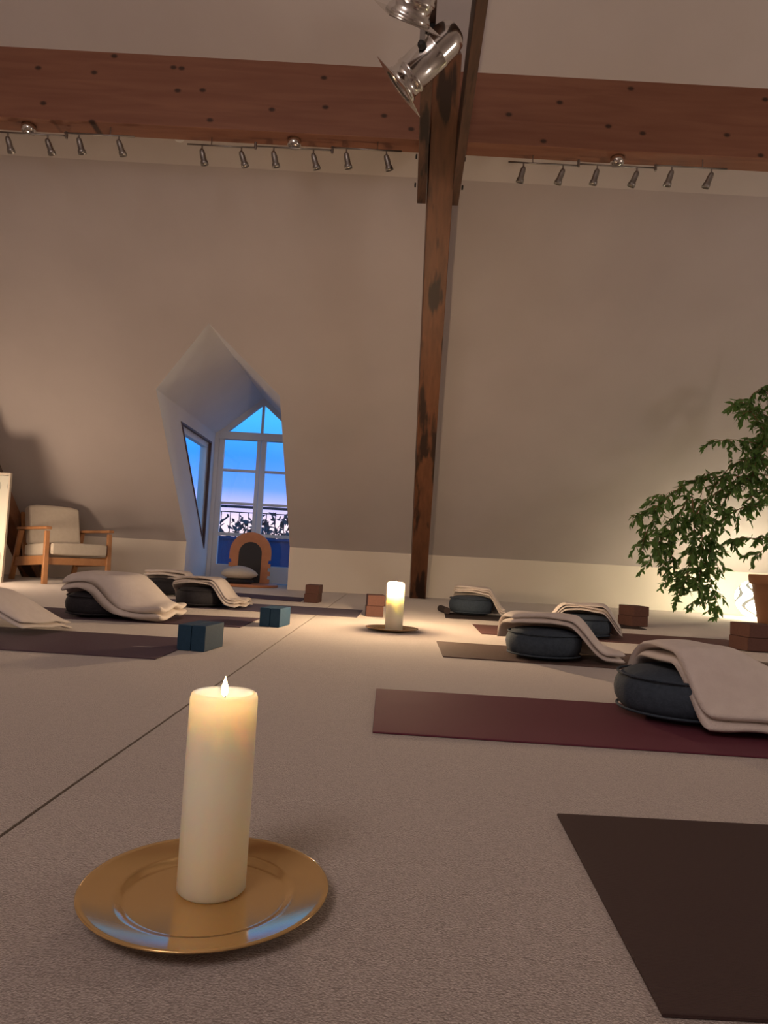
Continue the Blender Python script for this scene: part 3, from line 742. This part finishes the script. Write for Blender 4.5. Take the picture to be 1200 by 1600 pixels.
# ------------------------------------------------------------------ theatre spotlights on the plank
def parcan(loc, aim, label, hang):
    """origin at the yoke pivot; local -Z is the beam direction"""
    e = empty('stage_spotlight', loc); tag(e, label, 'spotlight', 'chrome stage spotlights on the plank')
    Mx = Vector(aim).normalized().to_track_quat('-Z', 'Y').to_matrix().to_4x4()
    T = lambda z: Mx @ Matrix.Translation((0, 0, z))
    obj('body', lathe(NB(), [(0, .20), (.045, .195), (.075, .17), (.086, .13), (.088, .06), (.090, .055), (.088, .05), (.088, -.10), (.094, -.105), (.094, -.12), (.088, -.125), (.088, -.16), (.096, -.165), (.104, -.19),
               (.098, -.19), (.090, -.17), (.080, -.15), (.078, .02), (0, .03)], 36, Mx), M_CHROME, e, smooth=True)
    bm = NB(); o_, i_ = .125, .092
    pts = [(o_ * a, o_ * b) for a, b in ((-1, -1), (1, -1), (1, 1), (-1, 1))]
    circ = 24; outr = []
    ringo, ringi = [], []
    for k in range(circ):
        t = 2 * PI * k / circ; c, s = math.cos(t), math.sin(t); mxx = max(abs(c), abs(s))
        ringo.append((o_ * c / mxx, o_ * s / mxx)); ringi.append((i_ * c, i_ * s))
    ring(bm, ringo, ringi, .004, lambda a, b, t: T(-.19 - t) @ Vector((a, b, 0)))
    obj('filter_frame', bm, M_CHROME, e)
    obj('lamp_lens', lathe(NB(), [(0, -.10), (.05, -.104), (.077, -.115), (.077, -.118), (0, -.112)], 30, Mx), mat('lens_glass', (.35, .34, .32), .12, .6), e, smooth=True)
    side = (Mx.to_3x3() @ Vector((1, 0, 0)))
    up = Vector((0, 0, 1)); side = (side - up * side.dot(up)); side = side.normalized() if side.length > .1 else Vector((1, 0, 0))
    bm = NB()
    for s in (-1, 1): bar(bm, side * .098 * s, side * .098 * s + up * (hang - .04), .003, .028, side.cross(up))
    bar(bm, -side * .098 + up * (hang - .04), side * .098 + up * (hang - .04), .028, .004)
    obj('yoke', bm, M_STEEL, e)
    for s in (-1, 1):
        obj('knob', lathe(NB(), [(0, 0), (.02, 0), (.022, .012), (.014, .03), (0, .032)], 8, Matrix.Translation(side * (.092 * s)) @ (side * s).to_track_quat('Z', 'Y').to_matrix().to_4x4()), M_BLACK, e)
    obj('clamp', box(NB(), -.028, .028, -.04, .04, hang - .045, hang), M_BLACK, e, bevel=.006)
    return e
p1 = at(668, 92, 3.45)
parcan(p1, RGT * -.74 + UPV * -.60 + FWD * .22, 'chrome stage spotlight with filter frame tilted down left on the plank', 3.185 - p1.z)
p2 = at(664, -52, 2.8)
parcan(p2, Vector((-.30, .62, -.62)), 'second chrome stage spotlight cut off by the top edge', 3.185 - p2.z)

# ------------------------------------------------------------------ globe lamp, pot and ficus
lc = at(1182, 936, 7.80); LR = .235
lm = empty('globe_lamp', (lc.x, lc.y, 0)); tag(lm, 'glowing white puzzle globe lamp on the floor behind the pot', 'lamp')
NS = 8; LR = min(LR, lc.z - .01)
for k in range(NS):
    bm = NB(); rows = []; bm2 = NB(); rows2 = []
    for i in range(25):
        la = -PI / 2 * .97 + PI * .97 * i / 24
        wv = .34 * math.sin(la * 5.0 + .4)
        r_, r2_ = [], []
        for j in range(9):
            t = j / 8; lo = 2 * PI * (k + t) / NS + wv
            rr = LR * (1.0 - .055 * t)
            r_.append(bm.verts.new((rr * math.cos(la) * math.cos(lo), rr * math.cos(la) * math.sin(lo), lc.z + LR * math.sin(la) * 1.0)))
        for t in (.78, .85, .92, .99, 1.06, 1.12):
            lo = 2 * PI * (k + t) / NS + wv; rr = LR * 1.010
            r2_.append(bm2.verts.new((rr * math.cos(la) * math.cos(lo), rr * math.cos(la) * math.sin(lo), lc.z + LR * math.sin(la))))
        rows.append(r_); rows2.append(r2_)
    for R_, b_ in ((rows, bm), (rows2, bm2)):
        for A, B in zip(R_, R_[1:]):
            for j in range(len(A) - 1): b_.faces.new((A[j], A[j + 1], B[j + 1], B[j]))
    pt = obj('shade_piece', bm, M_SHADE, lm, smooth=True)
    obj('lap_shadow_band', bm2, M_LAPSHADOW, pt, smooth=True)
obj('base', lathe(NB(), [(0, 0), (.07, 0), (.07, .02), (.05, lc.z - LR + .03), (0, lc.z - LR + .03)], 20), M_WHITE, lm)

pl_ = at(1175, 897, 7.05); PR = .30
pcx, pcy = pl_.x + PR, 7.05
ztop = pl_.z
bm = lathe(NB(), [(0, .0), (PR * .66, 0), (PR * .69, .01), (PR * .90, ztop - .10), (PR * .93, ztop - .10), (PR * .985, ztop - .085), (PR, ztop - .02), (PR * .985, ztop), (PR * .90, ztop), (PR * .87, ztop - .06), (0, ztop - .06)], 48)
o = obj('plant_pot', bm, M_TERRA, smooth=True); o.location = (pcx, pcy, .0); tag(o, 'large terracotta pot at the right edge before the globe lamp', 'pot')
obj('soil', lathe(NB(), [(0, ztop - .045), (PR * .875, ztop - .05), (PR * .86, ztop - .07), (0, ztop - .07)], 30), M_SOIL, o)

def ficus():
    rnd = random.Random(21)
    base = Vector((pcx, pcy, ztop - .05)); e = empty('ficus_plant', base)
    tag(e, 'weeping fig with drooping leafy branches at the right edge', 'plant')
    def Pp(px, py, j=0.0):
        Y = 6.15 + (py - 580) / 370 * .75 + j
        return at(px, py, Y) - base
    tb = NB()
    tr = [Vector((0, 0, 0)), Pp(1222, 830, .2), Pp(1212, 740, .1), Pp(1206, 650), Pp(1204, 560)]
    tube(tb, tr, .022, .010, 8); tube(tb, [Vector((.03, .02, 0)), Pp(1235, 820, .2), Pp(1245, 700), Pp(1250, 600)], .018, .008, 8)
    obj('trunk', tb, M_BARK, e, smooth=True)
    br = [
        [(1212, 775), (1165, 742), (1110, 745), (1065, 758), (1035, 785), (1008, 803), (988, 806)],
        [(1212, 790), (1160, 790), (1125, 815), (1112, 850), (1118, 880), (1128, 893)],
        [(1090, 752), (1062, 800), (1048, 850), (1052, 890), (1068, 920)],
        [(1212, 700), (1170, 690), (1138, 686), (1118, 690)],
        [(1207, 655), (1180, 640), (1160, 636), (1146, 630)],
        [(1207, 690), (1185, 660), (1172, 640), (1160, 648)],
        [(1214, 838), (1185, 842), (1158, 840), (1142, 846)],
        [(1214, 845), (1195, 858), (1180, 868)],
        [(1040, 780), (1018, 815), (1006, 840), (1002, 862)],
        [(1080, 765), (1086, 820), (1080, 870), (1072, 905), (1052, 948)],
        [(1212, 745), (1172, 738), (1140, 768), (1118, 810), (1108, 860), (1108, 905), (1126, 955)],
        [(1150, 750), (1105, 780), (1075, 820), (1030, 840), (1014, 880)],
        [(1212, 760), (1180, 770), (1160, 790), (1150, 810)],
        [(1212, 725), (1180, 712), (1150, 722), (1130, 740), (1112, 770)],
        [(1206, 620), (1190, 608), (1175, 615), (1168, 632)],
        [(1216, 790), (1195, 770), (1180, 790)],
        [(1062, 800), (1035, 825), (1030, 870), (1050, 900)],
        [(1095, 790), (1098, 850), (1092, 910), (1100, 945)],
        [(1210, 680), (1190, 700), (1178, 730), (1175, 760)],
        [(1210, 640), (1195, 670), (1185, 700), (1190, 730)],
    ]
    leaves = []; tw = NB(); bb = NB()
    def sample(pts, step):
        out = []; 
        for a, b in zip(pts, pts[1:]):
            n = max(1, int((b - a).length / step))
            for i in range(n): out.append((a.lerp(b, i / n), (b - a).normalized()))
        return out
    def smooth(pts):
        for _ in range(2):
            q = [pts[0]]
            for a, b in zip(pts, pts[1:]): q += [a.lerp(b, .25), a.lerp(b, .75)]
            q.append(pts[-1]); pts = q
        return pts
    def addleaf(p, d):
        side = Vector((rnd.uniform(-1, 1), rnd.uniform(-1, 1), rnd.uniform(-.5, .9)))
        dr = (d * .55 + side * .75 + Vector((0, 0, -.62))).normalized()
        leaves.append((p, dr, rnd.uniform(.052, .096), rnd.uniform(0, 2 * PI)))
    for k, b in enumerate(br):
        j = rnd.uniform(-.22, .18)
        pts = [Pp(px, py, 0 if i == 0 else j) for i, (px, py) in enumerate(b)]
        pts = smooth(pts); tube(bb, pts, .0065, .002, 5)
        s = sample(pts, .021)
        for i, (p, d) in enumerate(s):
            if i < len(s) * .10: continue
            if rnd.random() < .85: addleaf(p, d)
            if i % 4 in (1, 3):
                L = rnd.uniform(.09, .20); sd = Vector((rnd.uniform(-1, .9), rnd.uniform(-1, 1), rnd.uniform(-.6, .9))).normalized()
                a1 = p + (d * .3 + sd).normalized() * L * .5; a2 = a1 + (sd * .6 + Vector((0, 0, -.7))).normalized() * L * .6
                tp = smooth([p, a1, a2]); tube(tw, tp, .0022, .001, 4)
                for p2, d2 in sample(tp, .022):
                    addleaf(p2, d2)
                addleaf(a2, (a2 - a1).normalized())
    obj('branches', bb, M_BARK, e, smooth=True); o = obj('twigs', tw, M_BARK, e); o['kind'] = 'stuff'
    prof = [(0, .0), (.18, .12), (.42, .19), (.68, .13), (.86, .04), (1.0, 0)]
    def leafgeo(bm, M, L):
        rows = []
        for t, wd in prof:
            z = -.10 * t * t
            rows.append((bm.verts.new(M @ Vector((t * L, -wd * L, (z + wd * .35) * L))), bm.verts.new(M @ Vector((t * L, 0, z * L))), bm.verts.new(M @ Vector((t * L, wd * L, (z + wd * .35) * L)))))
        for A, B in zip(rows, rows[1:]):
            for q in (0, 1): 
                try: bm.faces.new((A[q], A[q + 1], B[q + 1], B[q]))
                except ValueError: pass
    def lm_(p, dr, L, roll):
        up = Vector((0, 0, 1)) if abs(dr.z) < .95 else Vector((1, 0, 0))
        s = up.cross(dr).normalized(); u = dr.cross(s)
        M = Matrix((dr, s, u)).transposed().to_4x4() @ Matrix.Rotation(roll, 4, 'X'); M.translation = p; return M
    rnd.shuffle(leaves)
    # nearest the camera axis first, so that the single leaves are those in view
    vis = [l for l in leaves if (base + l[0]).x / (base + l[0]).y < .545]
    oth = [l for l in leaves if not (base + l[0]).x / (base + l[0]).y < .545]
    bm = NB(); leafgeo(bm, Matrix.Identity(4), 1.0); proto = obj('leaf', bm, M_LEAF, e, smooth=True)
    for i, (p, dr, L, roll) in enumerate(vis[:300]):
        o = proto if i == 0 else proto.copy()
        if i: COL.objects.link(o)
        o.matrix_local = lm_(p, dr, L, roll) @ Matrix.Scale(L, 4)
    bm = NB()
    for p, dr, L, roll in vis[300:] + oth: leafgeo(bm, lm_(p, dr, L, roll), L)
    o = obj('foliage', bm, M_LEAF, e, smooth=True); o['kind'] = 'stuff'
    print('ficus leaves', len(leaves), 'in view', len(vis))
ficus()
